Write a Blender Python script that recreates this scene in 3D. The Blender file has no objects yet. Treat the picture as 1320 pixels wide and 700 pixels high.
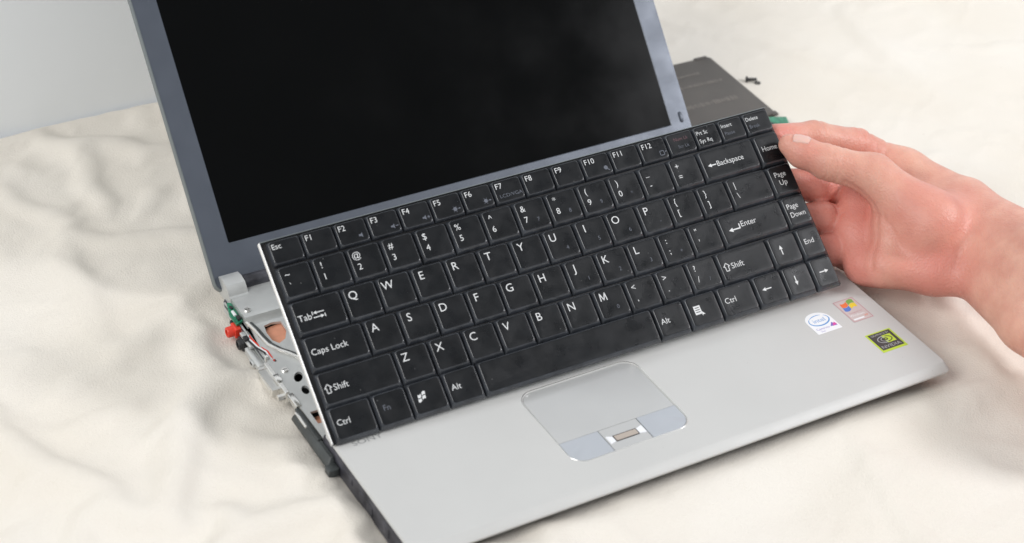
import bpy, bmesh, math, random
import numpy as np
from mathutils import Vector, Matrix, Euler
random.seed(7); rng = np.random.default_rng(7)
MM = 0.001
sc = bpy.context.scene
C = sc.collection

# ------------------------------------------------------------------ camera
cam = bpy.data.cameras.new('camera'); camo = bpy.data.objects.new('camera', cam); C.objects.link(camo)
CR = ((0.86871091, -0.49326404, 0.04507709), (-0.25433536, -0.52230506, -0.81394776), (0.42503515, 0.6956206, -0.57918659))
CP = Vector((-299.39, -559.2, 639.919)) * MM
camo.matrix_world = Matrix.Translation(CP) @ Matrix(((CR[0][0], -CR[1][0], -CR[2][0]), (CR[0][1], -CR[1][1], -CR[2][1]), (CR[0][2], -CR[1][2], -CR[2][2]))).to_4x4()
cam.sensor_width = 36; cam.lens = 2478.6 / 1320 * 36; cam.clip_start = 0.01; cam.clip_end = 50
cam.dof.use_dof = True; cam.dof.focus_distance = 1.045; cam.dof.aperture_fstop = 9
sc.camera = camo

# ------------------------------------------------------------------ light
w = bpy.data.worlds.new('World'); sc.world = w; w.use_nodes = True
w.node_tree.nodes['Background'].inputs[0].default_value = (0.93, 0.96, 1.0, 1)
w.node_tree.nodes['Background'].inputs[1].default_value = 0.44
def area(name, loc, aim, size, power, col, size_y=None):
    l = bpy.data.lights.new(name, 'AREA'); l.energy = power; l.color = col; l.size = size
    if size_y: l.shape = 'RECTANGLE'; l.size_y = size_y
    o = bpy.data.objects.new(name, l); C.objects.link(o); o.location = loc
    o.rotation_euler = (Vector(aim) - Vector(loc)).to_track_quat('-Z', 'Y').to_euler(); return o
area('window_light', (-1.85, -0.3, 1.75), (0.15, 0.2, 0), 1.2, 40, (1.0, 0.985, 0.965))
area('room_light', (1.49, -0.67, 1.07), (0.28, 0.2, 0.05), 0.38, 19, (0.97, 0.97, 1.0))
sc.view_settings.view_transform = 'Standard'; sc.view_settings.look = 'None'
sc.view_settings.exposure = 0.06; sc.view_settings.gamma = 1

# ------------------------------------------------------------------ materials
def mat(name, col, rough=0.5, metal=0.0, spec=0.5, var=0.0, vscale=60, bump=0.0, bscale=800, rvar=0.0, col2=None, coat=0.0, sss=0.0, detail=6, bdist=0.0004, speck=None, world=False):
    m = bpy.data.materials.new(name); m.use_nodes = True
    nt = m.node_tree; b = nt.nodes['Principled BSDF']
    b.inputs['Base Color'].default_value = (*col, 1); b.inputs['Roughness'].default_value = rough
    b.inputs['Metallic'].default_value = metal; b.inputs['Specular IOR Level'].default_value = spec
    if coat: b.inputs['Coat Weight'].default_value = coat; b.inputs['Coat Roughness'].default_value = 0.12
    tc = nt.nodes.new('ShaderNodeTexCoord')
    vec = nt.nodes.new('ShaderNodeNewGeometry').outputs['Position'] if world else tc.outputs['Object']
    def noise(s, d=6):
        n = nt.nodes.new('ShaderNodeTexNoise'); n.inputs['Scale'].default_value = s; n.inputs['Detail'].default_value = d
        nt.links.new(vec, n.inputs['Vector']); return n
    if var or col2:
        n = noise(vscale, detail); r = nt.nodes.new('ShaderNodeValToRGB')
        r.color_ramp.elements[0].position = 0.3; r.color_ramp.elements[1].position = 0.7
        c2 = col2 or tuple(min(1, c * (1 + var)) for c in col)
        c1 = col if col2 else tuple(c * (1 - var) for c in col)
        r.color_ramp.elements[0].color = (*c1, 1); r.color_ramp.elements[1].color = (*c2, 1)
        nt.links.new(n.outputs[0], r.inputs[0]); nt.links.new(r.outputs[0], b.inputs['Base Color'])
    if rvar:
        n = noise(vscale * 1.7); mr = nt.nodes.new('ShaderNodeMapRange')
        mr.inputs['To Min'].default_value = max(0.02, rough - rvar); mr.inputs['To Max'].default_value = rough + rvar
        mr.inputs['From Min'].default_value = 0.3; mr.inputs['From Max'].default_value = 0.7
        nt.links.new(n.outputs[0], mr.inputs[0]); nt.links.new(mr.outputs[0], b.inputs['Roughness'])
    if bump:
        n = noise(bscale, 3); bp = nt.nodes.new('ShaderNodeBump'); bp.inputs['Strength'].default_value = bump; bp.inputs['Distance'].default_value = bdist
        nt.links.new(n.outputs[0], bp.inputs['Height']); nt.links.new(bp.outputs[0], b.inputs['Normal'])
    if speck:                                                          # dust: sparse small dots of settled lint
        sca, size, keep, dust = speck; vo = nt.nodes.new('ShaderNodeTexVoronoi'); vo.inputs['Scale'].default_value = sca; nt.links.new(vec, vo.inputs['Vector'])
        lt = nt.nodes.new('ShaderNodeMath'); lt.operation = 'LESS_THAN'; lt.inputs[1].default_value = size; nt.links.new(vo.outputs['Distance'], lt.inputs[0])
        sp = nt.nodes.new('ShaderNodeSeparateColor'); nt.links.new(vo.outputs['Color'], sp.inputs[0])
        l2 = nt.nodes.new('ShaderNodeMath'); l2.operation = 'LESS_THAN'; l2.inputs[1].default_value = keep; nt.links.new(sp.outputs[0], l2.inputs[0])
        mu = nt.nodes.new('ShaderNodeMath'); mu.operation = 'MULTIPLY'; nt.links.new(lt.outputs[0], mu.inputs[0]); nt.links.new(l2.outputs[0], mu.inputs[1])
        mx = nt.nodes.new('ShaderNodeMix'); mx.data_type = 'RGBA'; nt.links.new(mu.outputs[0], mx.inputs['Factor']); mx.inputs['B'].default_value = (*dust, 1)
        lk = b.inputs['Base Color'].links
        if lk: nt.links.new(lk[0].from_socket, mx.inputs['A'])
        else: mx.inputs['A'].default_value = (*col, 1)
        nt.links.new(mx.outputs['Result'], b.inputs['Base Color'])
    if sss:
        b.inputs['Subsurface Weight'].default_value = sss; b.inputs['Subsurface Radius'].default_value = (1.0, 0.36, 0.2); b.inputs['Subsurface Scale'].default_value = 0.004
    return m
M = {}
M['cloth'] = mat('unbleached cotton', (0.74, 0.69, 0.61), 0.95, spec=0.15, col2=(0.785, 0.745, 0.68), vscale=9, bump=0.6, bscale=1100, bdist=0.0007, speck=(95, .04, .06, (.60, .54, .46)))
M['wall'] = mat('white board', (0.89, 0.915, 0.93), 0.8, spec=0.2, var=0.02, vscale=5)
M['silver'] = mat('painted silver', (0.56, 0.56, 0.545), 0.5, metal=0.10, spec=0.3, var=0.025, vscale=18, bump=0.2, bscale=2600, rvar=0.08, speck=(130, .035, .10, (.42, .41, .39)))
M['pad'] = mat('touchpad silver', (0.49, 0.495, 0.49), 0.4, metal=0.15, var=0.02, vscale=40, rvar=0.05)
M['button'] = mat('button bluish silver', (0.44, 0.465, 0.50), 0.38, metal=0.2, var=0.02, vscale=40)
M['metal'] = mat('stamped magnesium', (0.60, 0.61, 0.60), 0.42, metal=0.55, var=0.06, vscale=60, rvar=0.12, bump=0.1, bscale=500)
M['steel'] = mat('bright steel', (0.78, 0.77, 0.74), 0.25, metal=0.9, var=0.05, vscale=200)
M['edge'] = mat('bare plate edge', (0.85, 0.85, 0.84), 0.35, metal=0.4)
M['copper'] = mat('copper', (0.72, 0.33, 0.21), 0.4, metal=0.6, var=0.15, vscale=150)
M['blackmetal'] = mat('black inside', (0.012, 0.012, 0.013), 0.7)
M['case'] = mat('black case plastic', (0.012, 0.012, 0.016), 0.45, col2=(0.075, 0.075, 0.09), vscale=110, bump=0.3, bscale=700)
M['trim'] = mat('grey black trim', (0.05, 0.056, 0.056), 0.45, var=0.2, vscale=120, bump=0.2, bscale=600)
M['bezel'] = mat('slate bezel paint', (0.062, 0.074, 0.096), 0.40, spec=0.9, metal=0.4, var=0.06, vscale=40, bump=0.15, bscale=2500, rvar=0.05)
M['lidedge'] = mat('lid rim', (0.17, 0.19, 0.195), 0.45, spec=0.5, metal=0.2)
M['lcd'] = mat('dark glossy panel', (0.0022, 0.0024, 0.0025), 0.16, spec=0.075, rvar=0.065, vscale=11, speck=(45, .03, .12, (.35, .35, .35)))
M['key'] = mat('black key plastic', (0.0034, 0.0042, 0.0054), 0.33, spec=0.34, var=0.25, vscale=70, bump=0.25, bscale=4000, rvar=0.10, bdist=0.0002, world=True, speck=(330, .09, .05, (.10, .10, .10)))
M['skirt_highlight'] = mat('smooth key skirt', (0.034, 0.038, 0.045), 0.26, spec=0.7, var=0.35, vscale=150, world=True)  # greyer base colour paints the edge highlight onto skirts and top rim
M['kbase'] = mat('black membrane', (0.006, 0.006, 0.007), 0.6)
M['white'] = mat('legend white', (0.66, 0.67, 0.67), 0.6)
M['dim'] = mat('legend dim blue grey', (0.11, 0.12, 0.145), 0.6)
M['dimred'] = mat('legend dim red', (0.14, 0.07, 0.08), 0.6)
M['pcb'] = mat('green circuit board', (0.02, 0.20, 0.11), 0.35, var=0.5, vscale=400, spec=0.5)
M['red'] = mat('red jack plastic', (0.72, 0.05, 0.025), 0.35)
M['chip'] = mat('chip black', (0.02, 0.02, 0.022), 0.5)
M['plate'] = mat('brown grey panel', (0.080, 0.070, 0.061), 0.5, var=0.12, vscale=40, bump=0.3, bscale=1500)
M['emboss'] = mat('moulded marks', (0.26, 0.235, 0.21), 0.6)
M['screw'] = mat('dark screw', (0.05, 0.05, 0.05), 0.35, metal=0.8)
M['logo'] = mat('logo grey', (0.30, 0.31, 0.31), 0.4, metal=0.3)
M['stwhite'] = mat('sticker white', (0.82, 0.83, 0.85), 0.35)
M['stblue'] = mat('sticker blue', (0.10, 0.30, 0.62), 0.4)
M['stpurple'] = mat('sticker purple', (0.22, 0.16, 0.50), 0.4)
M['stpink'] = mat('sticker magenta', (0.65, 0.08, 0.35), 0.4)
M['stclear'] = mat('sticker foil', (0.62, 0.55, 0.54), 0.4, metal=0.2)
M['stredline'] = mat('sticker outline', (0.50, 0.24, 0.28), 0.4)
M['storange'] = mat('flag orange', (0.80, 0.18, 0.06), 0.4)
M['stgreen'] = mat('flag green', (0.20, 0.38, 0.08), 0.4)
M['styellow'] = mat('flag yellow', (0.80, 0.58, 0.05), 0.4)
M['stflagblue'] = mat('flag blue', (0.10, 0.20, 0.55), 0.4)
M['stlime'] = mat('sticker lime', (0.48, 0.62, 0.05), 0.35)
M['stdark'] = mat('sticker charcoal', (0.045, 0.045, 0.045), 0.35)
M['stgrey'] = mat('sticker print grey', (0.42, 0.43, 0.44), 0.4)
M['fpgold'] = mat('sensor strip', (0.50, 0.43, 0.37), 0.3, metal=0.5)
M['nail'] = mat('nail', (0.80, 0.455, 0.39), 0.42, spec=0.4, sss=0.3)

def skin_material():
    m = bpy.data.materials.new('skin'); m.use_nodes = True; nt = m.node_tree; b = nt.nodes['Principled BSDF']
    tc = nt.nodes.new('ShaderNodeTexCoord')
    def noise(s, d): 
        n = nt.nodes.new('ShaderNodeTexNoise'); n.inputs['Scale'].default_value = s; n.inputs['Detail'].default_value = d
        nt.links.new(tc.outputs['Object'], n.inputs['Vector']); return n
    n1 = noise(70, 7); r = nt.nodes.new('ShaderNodeValToRGB')
    r.color_ramp.elements[0].position = 0.32; r.color_ramp.elements[1].position = 0.68
    r.color_ramp.elements[0].color = (0.62, 0.30, 0.225, 1); r.color_ramp.elements[1].color = (0.74, 0.425, 0.32, 1)
    nt.links.new(n1.outputs[0], r.inputs[0])
    at = nt.nodes.new('ShaderNodeAttribute'); at.attribute_name = 'flush_and_shade'      # pinker palm and finger pads, paler tan forearm: skin tone plus painted finger shade
    mx = nt.nodes.new('ShaderNodeMix'); mx.data_type = 'RGBA'
    mx.inputs['B'].default_value = (0.66, 0.215, 0.175, 1)
    ma = nt.nodes.new('ShaderNodeMath'); ma.operation = 'MULTIPLY'; ma.inputs[1].default_value = 0.95
    nt.links.new(at.outputs['Fac'], ma.inputs[0]); nt.links.new(ma.outputs[0], mx.inputs['Factor'])
    nt.links.new(r.outputs[0], mx.inputs['A']); nt.links.new(mx.outputs['Result'], b.inputs['Base Color'])
    b.inputs['Roughness'].default_value = 0.44; b.inputs['Specular IOR Level'].default_value = 0.45
    b.inputs['Subsurface Weight'].default_value = 0.22; b.inputs['Subsurface Radius'].default_value = (1.0, 0.35, 0.2); b.inputs['Subsurface Scale'].default_value = 0.004
    v = nt.nodes.new('ShaderNodeTexVoronoi'); v.inputs['Scale'].default_value = 900
    nt.links.new(tc.outputs['Object'], v.inputs['Vector'])
    n2 = noise(700, 4)
    mp = nt.nodes.new('ShaderNodeMapping'); mp.inputs['Scale'].default_value = (520, 150, 420); mp.inputs['Rotation'].default_value = (.3, .5, .6)
    nt.links.new(tc.outputs['Object'], mp.inputs['Vector']); n3 = nt.nodes.new('ShaderNodeTexNoise'); n3.inputs['Scale'].default_value = 1; n3.inputs['Detail'].default_value = 3
    nt.links.new(mp.outputs[0], n3.inputs['Vector']); a3 = nt.nodes.new('ShaderNodeMath'); nt.links.new(n3.outputs[0], a3.inputs[0]); nt.links.new(n2.outputs[0], a3.inputs[1])
    n2 = a3; ad = nt.nodes.new('ShaderNodeMath'); nt.links.new(v.outputs[0], ad.inputs[0]); nt.links.new(n2.outputs[0], ad.inputs[1])
    bp = nt.nodes.new('ShaderNodeBump'); bp.inputs['Strength'].default_value = 0.4; bp.inputs['Distance'].default_value = 0.0005
    nt.links.new(ad.outputs[0], bp.inputs['Height']); nt.links.new(bp.outputs[0], b.inputs['Normal'])
    return m
M['skin'] = skin_material()

# ------------------------------------------------------------------ helpers (all shapes in millimetres)
def tag(o, label=None, cat=None, group=None, kind=None):
    if label: o['label'] = label
    if cat: o['category'] = cat
    if group: o['group'] = group
    if kind: o['kind'] = kind
    return o
def empty(name, loc=(0, 0, 0)):
    o = bpy.data.objects.new(name, None); C.objects.link(o); o.location = Vector(loc) * MM; o.empty_display_size = 0.02; return o
class MB:
    def __init__(s): s.v = []; s.f = []; s.m = []
    def add(s, vs, fs, mi=0):
        n = len(s.v); s.v += [tuple(map(float, p)) for p in vs]; s.f += [tuple(i + n for i in f) for f in fs]; s.m += [mi] * len(fs); return s
    def loft(s, loops, cap0=True, cap1=True, mi=0, closed=True):
        n = len(loops[0]); vs = [p for l in loops for p in l]; fs = []
        for k in range(len(loops) - 1):
            for i in range(n if closed else n - 1):
                j = (i + 1) % n; fs.append((k * n + i, k * n + j, (k + 1) * n + j, (k + 1) * n + i))
        if cap0: fs.append(tuple(range(n - 1, -1, -1)))
        if cap1: fs.append(tuple((len(loops) - 1) * n + i for i in range(n)))
        return s.add(vs, fs, mi)
    def box(s, x0, x1, y0, y1, z0, z1, b=0.3, mi=0):
        b = min(b, (x1 - x0) / 2.1, (y1 - y0) / 2.1, (z1 - z0) / 2.1)
        L = lambda i, z: rrect(x0 + i, y0 + i, x1 - i, y1 - i, max(b * 0.9, 1e-3), z, 2)
        return s.loft([L(b, z0), L(0, z0 + b), L(0, z1 - b), L(b, z1)], mi=mi)
    def tube(s, pts, r, seg=8, mi=0):
        pts = [Vector(p) for p in pts]; loops = []
        rs = r if hasattr(r, '__len__') else [r] * len(pts)
        for i, p in enumerate(pts):
            t = (pts[min(i + 1, len(pts) - 1)] - pts[max(i - 1, 0)]).normalized()
            a = t.cross(Vector((0, 0, 1)) if abs(t.z) < 0.9 else Vector((1, 0, 0))).normalized(); b = t.cross(a)
            loops.append([p + (a * math.cos(q) + b * math.sin(q)) * rs[i] for q in [2 * math.pi * k / seg for k in range(seg)]])
        return s.loft(loops, mi=mi)
    def build(s, name, mats, parent=None, smooth=True, angle=40):
        me = bpy.data.meshes.new(name); me.from_pydata([Vector(p) * MM for p in s.v], [], s.f)
        for m in (mats if isinstance(mats, (list, tuple)) else [mats]): me.materials.append(m)
        me.polygons.foreach_set('material_index', s.m)
        bm = bmesh.new(); bm.from_mesh(me); bmesh.ops.recalc_face_normals(bm, faces=bm.faces); bm.to_mesh(me); bm.free()
        if smooth:
            me.polygons.foreach_set('use_smooth', [True] * len(me.polygons))
            me.set_sharp_from_angle(angle=math.radians(angle))
        o = bpy.data.objects.new(name, me); C.objects.link(o)
        if parent: o.parent = parent
        return o
def rrect(x0, y0, x1, y1, r, z, n=4):
    r = min(r, (x1 - x0) / 2.001, (y1 - y0) / 2.001); out = []
    for cx, cy, a0 in ((x1 - r, y0 + r, -90), (x1 - r, y1 - r, 0), (x0 + r, y1 - r, 90), (x0 + r, y0 + r, 180)):
        for k in range(n + 1):
            a = math.radians(a0 + 90 * k / n); out.append((cx + r * math.cos(a), cy + r * math.sin(a), z))
    return out
def circ(cx, cy, rx, ry, z, n=20, rot=0):
    return [(cx + rx * math.cos(a) * math.cos(rot) - ry * math.sin(a) * math.sin(rot), cy + rx * math.cos(a) * math.sin(rot) + ry * math.sin(a) * math.cos(rot), z) for a in [2 * math.pi * k / n for k in range(n)]]
def plate_holes(mb, outer, holes, z0, z1, mi=0, wall=True):
    """a flat plate from z0 up to z1 with holes cut clean through it"""
    bm = bmesh.new(); edges = []
    for lp in [outer] + holes:
        vs = [bm.verts.new((p[0], p[1], z1)) for p in lp]
        edges += [bm.edges.new((vs[i], vs[(i + 1) % len(vs)])) for i in range(len(vs))]
    bmesh.ops.triangle_fill(bm, edges=edges, use_beauty=True, use_dissolve=False)
    bm.verts.index_update()
    vs = [tuple(v.co) for v in bm.verts]; fs = [tuple(v.index for v in f.verts) for f in bm.faces]; bm.free()
    mb.add(vs, fs, mi); mb.add([(v[0], v[1], z0) for v in vs], [f[::-1] for f in fs], mi)
    if wall:
        for lp in [outer] + holes:
            n = len(lp); mb.add([(p[0], p[1], z1) for p in lp] + [(p[0], p[1], z0) for p in lp], [(i, (i + 1) % n, n + (i + 1) % n, n + i) for i in range(n)], mi)
    return mb

# ------------------------------------------------------------------ value noise for cloth
def vnoise(x, y, s, seed):
    r = np.random.default_rng(seed).random((64, 64)); x = x / s; y = y / s
    xi = np.floor(x).astype(int); yi = np.floor(y).astype(int); fx = x - xi; fy = y - yi
    fx = fx ** 3 * (fx * (6 * fx - 15) + 10); fy = fy ** 3 * (fy * (6 * fy - 15) + 10)
    g = lambda a, b: r[a % 64, b % 64]
    return (g(xi, yi) * (1 - fx) + g(xi + 1, yi) * fx) * (1 - fy) + (g(xi, yi + 1) * (1 - fx) + g(xi + 1, yi + 1) * fx) * fy - 0.5
def polydist(X, Y, pts):
    best = np.full(X.shape, 1e9); side = np.zeros(X.shape); tt = np.zeros(X.shape); n = len(pts) - 1
    for k in range(n):
        ax, ay = pts[k]; bx, by = pts[k + 1]; dx, dy = bx - ax, by - ay; L = dx * dx + dy * dy
        t = np.clip(((X - ax) * dx + (Y - ay) * dy) / L, 0, 1); d = np.hypot(X - ax - t * dx, Y - ay - t * dy)
        s = np.sign((X - ax) * dy - (Y - ay) * dx); m = d < best
        best = np.where(m, d, best); side = np.where(m, s, side); tt = np.where(m, (k + t) / n, tt)
    return best, side, tt
CLOTH = 11.0
def build_cloth():
    """a slack cotton sheet relaxed over gently uneven bedding: springs on a triangular lattice, gravity, friction"""
    h, x0, x1, y0, y1, r3 = 4.4, -300, 760, -290, 452, .8660254
    ny = int((y1 - y0) / (h * r3)) + 1; nx = int((x1 - x0 + (y1 - y0) * .58) / h) + 1
    I, Jg = np.meshgrid(np.arange(ny), np.arange(nx), indexing='ij')
    Y = y1 - (ny - 1 - I) * h * r3; X = x0 + h * (Jg + .5 * I) - ny * .5 * h
    bd = lambda a, b, c, d: np.hypot(np.maximum(np.maximum(a - X, X - b), 0), np.maximum(np.maximum(c - Y, Y - d), 0))
    right = 1 / (1 + np.exp(-(X - 350) / 50))
    wx = X + 50 * vnoise(X, Y, 150, 2); wy = Y + 50 * vnoise(X, Y, 150, 4)
    F = (7 * vnoise(wx, wy, 120, 5) + 3.5 * vnoise(wx, wy, 62, 6)) * (1 - .5 * right)
    folds = [([(-6, 235), (-22, 195), (-38, 158), (-62, 122), (-80, 90)], 6, 15, 8), ([(-36, 350), (-52, 310), (-62, 262), (-60, 225)], 5, 18, 7),
             ([(0, 255), (-35, 232), (-70, 208)], 4, 16, 9), ([(-150, 230), (-130, 160), (-95, 110), (-60, 60)], 5, 22, 11),
             ([(528, 362), (522, 330), (520, 296), (512, 262)], 4, 8, 14), ([(455, 345), (480, 300), (498, 250)], 2.2, 4, 14),
             ([(300, -60), (250, -45), (190, -60)], 4, 24, 18), ([(360, 40), (345, 10), (335, -30)], 5, 14, 18)]
    for pts, hh, w1, w2 in folds:
        d, sd, t = polydist(X + 10 * vnoise(X, Y, 45, 11), Y + 10 * vnoise(X, Y, 45, 12), pts)
        F += hh * np.exp(-(d / np.where(sd > 0, w1, w2)) ** 2) * (.35 + .65 * np.sin(np.pi * np.clip(t, .03, .97)))
    F -= np.median(F)
    m = np.clip(bd(4, 312, 12, 232) / 28, 0, 1); m = m * m * (3 - 2 * m); F = F * m + (1 - m) * -.6
    for bx in ((230, 405, 275, 362), (380, 425, 255, 285)): m = np.clip(bd(*bx) / 20, 0, 1); F = F * m + (1 - m) * -.4
    d, sd, t = polydist(X, Y, [(0, -6), (316, -6)]); F += 5.0 * np.exp(-(d / 17) ** 2)          # bunched up against the front lip
    d, sd, t = polydist(X, Y, [(-9, 0), (-9, 110)]); F += 2.5 * np.exp(-(d / 10) ** 2)
    edge = np.clip((452 - Y) / 30, 0, 1); F = np.clip(F, -6, 11) * edge
    sl = (.008 + .022 * np.clip(vnoise(X, Y, 140, 41) * 1.9 + .45, 0, 1)) * (1 - .6 * right)      # spare cloth
    Z = np.maximum(4 * (vnoise(X + .5 * Y, Y - .3 * X, 85, 42) + .35) + 5 * vnoise(X - .4 * Y, Y + .4 * X, 43, 43) + 1.4 * vnoise(X, Y, 20, 44), 0) * edge
    pin = (bd(6, 310, 14, 230) <= 0) | (bd(232, 404, 276, 360) <= 0) | (bd(380, 420, 255, 285) <= 0)
    P = np.stack([X, Y, F + np.where(pin, 0, Z)], -1).astype(float); V = np.zeros_like(P)
    w_ = np.where(pin, 0., 1.); w_[0] = w_[-1] = 0; w_[:, 0] = w_[:, -1] = 0
    cs = []; kb_ = .2
    for di, dj, k in ((0, 1, .9), (1, 0, .9), (1, -1, .9), (1, 1, kb_), (2, -1, kb_), (1, -2, kb_), (0, 3, kb_), (3, 0, kb_), (3, -3, kb_)):
        st = di if di else dj; L0 = math.hypot(dj + .5 * di, di * r3) * h
        for lo in range(2 * st):
            if not di: a = (slice(None), slice(lo, nx - st, 2 * st)); b = (slice(None), slice(lo + st, nx, 2 * st))
            else:
                ca, cb = (slice(0, nx - dj), slice(dj, nx)) if dj >= 0 else (slice(-dj, nx), slice(0, nx + dj))
                a = (slice(lo, ny - st, 2 * st), ca); b = (slice(lo + st, ny, 2 * st), cb)
            r = min(P[a].shape[0], P[b].shape[0]); c = min(P[a].shape[1], P[b].shape[1]); wa = w_[a][:r, :c]; wb = w_[b][:r, :c]; q = k / (wa + wb + 1e-9)
            cs.append((a, b, r, c, L0 * (1 + (sl[a][:r, :c] + sl[b][:r, :c]) / 2), q * wa, q * wb))
    for it in range(200):
        old = P.copy(); V *= .93; V[..., 2] -= .0032; P += V * w_[..., None]
        for a, b, r, c, rest, qa, qb in cs:
            A = P[a][:r, :c]; B = P[b][:r, :c]; d = B - A; Ln = np.sqrt(np.einsum('ijk,ijk->ij', d, d)) + 1e-9; e = (Ln - rest) / Ln
            A += (e * qa)[..., None] * d; B -= (e * qb)[..., None] * d
        t = P[..., 2] < F; P[..., 2] = np.maximum(P[..., 2], F); P[t, 0:2] = old[t, 0:2] + .35 * (P[t, 0:2] - old[t, 0:2]); V = np.clip(P - old, -2, 2)
    P[..., 2] = np.minimum(P[..., 2], 14) + (.5 * (1 - np.abs(2 * vnoise(X, Y, 13, 26))) + 1.3 * (1 - np.abs(2.4 * vnoise(X + .6 * Y + 8 * vnoise(X, Y, 30, 28), Y - .5 * X, 27, 27)))) * edge * np.clip(bd(4, 312, 12, 232) / 20, .2, 1) * np.clip(bd(228, 428, 250, 365) / 25, .05, 1) + CLOTH + 4 * np.exp(-((Y - 452) / 9) ** 2)
    P[..., 1] -= (1 - edge) * 2.5 * (1 + vnoise(X, Y, 30, 31) + vnoise(X, Y, 9, 32))
    i = np.arange(ny * nx).reshape(ny, nx)
    f = np.stack([i[:-1, :-1], i[:-1, 1:], i[1:, 1:], i[1:, :-1]], -1).reshape(-1, 4)
    xm = X.reshape(-1)[f].mean(1); f = f[(xm > -300) & (xm < 760)]
    me = bpy.data.meshes.new('cloth'); me.from_pydata((P.reshape(-1, 3) * MM).tolist(), [], f.tolist()); me.materials.append(M['cloth'])
    bm = bmesh.new(); bm.from_mesh(me); bmesh.ops.delete(bm, geom=[v for v in bm.verts if not v.link_faces], context='VERTS'); bm.to_mesh(me); bm.free()
    me.polygons.foreach_set('use_smooth', [True] * len(me.polygons))
    o = bpy.data.objects.new('cloth', me); C.objects.link(o)
    o.modifiers.new('s', 'SUBSURF').render_levels = 2
    return tag(o, kind='structure')
cloth = build_cloth()
CV = np.empty(len(cloth.data.vertices) * 3); cloth.data.vertices.foreach_get('co', CV); CV = CV.reshape(-1, 3) / MM
def cloth_z(x, y, r=4): return float(CV[np.hypot(CV[:, 0] - x, CV[:, 1] - y) < r, 2].max())
tag(MB().box(-1400, 1800, 452.5, 470, -300, 1100, 1).build('wall', M['wall']), kind='structure')

# ------------------------------------------------------------------ glyphs (built-in font turned into flat meshes)
GL = {}
def glyphs(strings):
    tmp = []
    for s in strings:
        c = bpy.data.curves.new('t', 'FONT'); c.body = s; c.size = 1; c.resolution_u = 3; c.offset = -0.003
        o = bpy.data.objects.new('t', c); C.objects.link(o); tmp.append((s, o))
    bpy.context.view_layer.update(); dg = bpy.context.evaluated_depsgraph_get()
    for s, o in tmp:
        me = bpy.data.meshes.new_from_object(o.evaluated_get(dg))
        GL[s] = ([tuple(v.co) for v in me.vertices], [tuple(p.vertices) for p in me.polygons])
        bpy.data.meshes.remove(me)
    for s, o in tmp:
        c = o.data; bpy.data.objects.remove(o); bpy.data.curves.remove(c)
CAP = 0.70
def stroke_glyph(pts, wd):                                            # the built-in M closes badly: draw it from strokes
    vs, fs = [], []
    for (ax, ay), (bx, by) in pts:
        d = Vector((bx - ax, by - ay)).normalized(); n = Vector((-d.y, d.x)) * wd / 2; k = len(vs)
        vs += [(ax + n.x, ay + n.y, 0), (ax - n.x, ay - n.y, 0), (bx - n.x, by - n.y, 0), (bx + n.x, by + n.y, 0)]; fs.append((k, k + 1, k + 2, k + 3))
    return vs, fs
def put_text(mb, s, cx, cy, cap, z, mi=0, align='c', sx=1.0, slant=0.0, rot=0.0):
    """text with its capital height `cap` mm, centred (or left-aligned) at cx, cy"""
    vs, fs = GL[s]; k = cap / CAP; xs = [v[0] for v in vs]; x0, x1 = min(xs), max(xs)
    off = (x0 + x1) / 2 if align == 'c' else x0
    out = []
    for v in vs:
        x = (v[0] - off) * k * sx + slant * (v[1] * k - cap / 2); y = v[1] * k - cap / 2
        out.append((cx + x * math.cos(rot) - y * math.sin(rot), cy + x * math.sin(rot) + y * math.cos(rot), z))
    mb.add(out, fs, mi); return (x1 - x0) * k * sx
def poly(mb, pts, z, mi=0): mb.add([(p[0], p[1], z) for p in pts], [tuple(range(len(pts)))], mi)
def bar(mb, x0, y0, x1, y1, w, z, mi=0):
    d = Vector((x1 - x0, y1 - y0)).normalized(); n = Vector((-d.y, d.x)) * w / 2
    poly(mb, [(x0 + n.x, y0 + n.y), (x0 - n.x, y0 - n.y), (x1 - n.x, y1 - n.y), (x1 + n.x, y1 + n.y)], z, mi)
def arrow(mb, x0, y0, x1, y1, z, w=0.45, head=1.5, mi=0):
    d = Vector((x1 - x0, y1 - y0)); L = d.length; d.normalize(); n = Vector((-d.y, d.x)); b = Vector((x1, y1)) - d * head
    bar(mb, x0, y0, b.x, b.y, w, z, mi); a = b + n * head * .5; c = b - n * head * .5
    poly(mb, [(a.x, a.y), (c.x, c.y), (x1, y1)], z, mi)

# ------------------------------------------------------------------ laptop
PT = 27.7                                                             # height of the palm rest
lap = tag(empty('laptop', (158, 117, CLOTH)), 'open silver laptop with its keyboard taken out and a dark blank screen', 'laptop')
LO = Vector((158, 117, CLOTH))
class LB(MB):                                                         # laptop parts are written in world mm and stored relative to the laptop's base
    org = LO
    def build(s, name, mats, parent=None, **k):
        s.v = [(p[0] - s.org[0], p[1] - s.org[1], p[2] - s.org[2]) for p in s.v]; return MB.build(s, name, mats, parent, **k)
def zero(o): return o
# lower case
L = lambda i, z: rrect(0.8 + i, 10 + i, 313.4 - i, 232 - i, 6, z, 4)
LB().loft([L(9, 11.6), L(5, 12.6), L(1.5, 16), L(0, 19), L(0, 20.4), L(1.4, 20.4), L(1.6, 12.9)]).build('lower_case', M['case'], lap)
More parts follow.
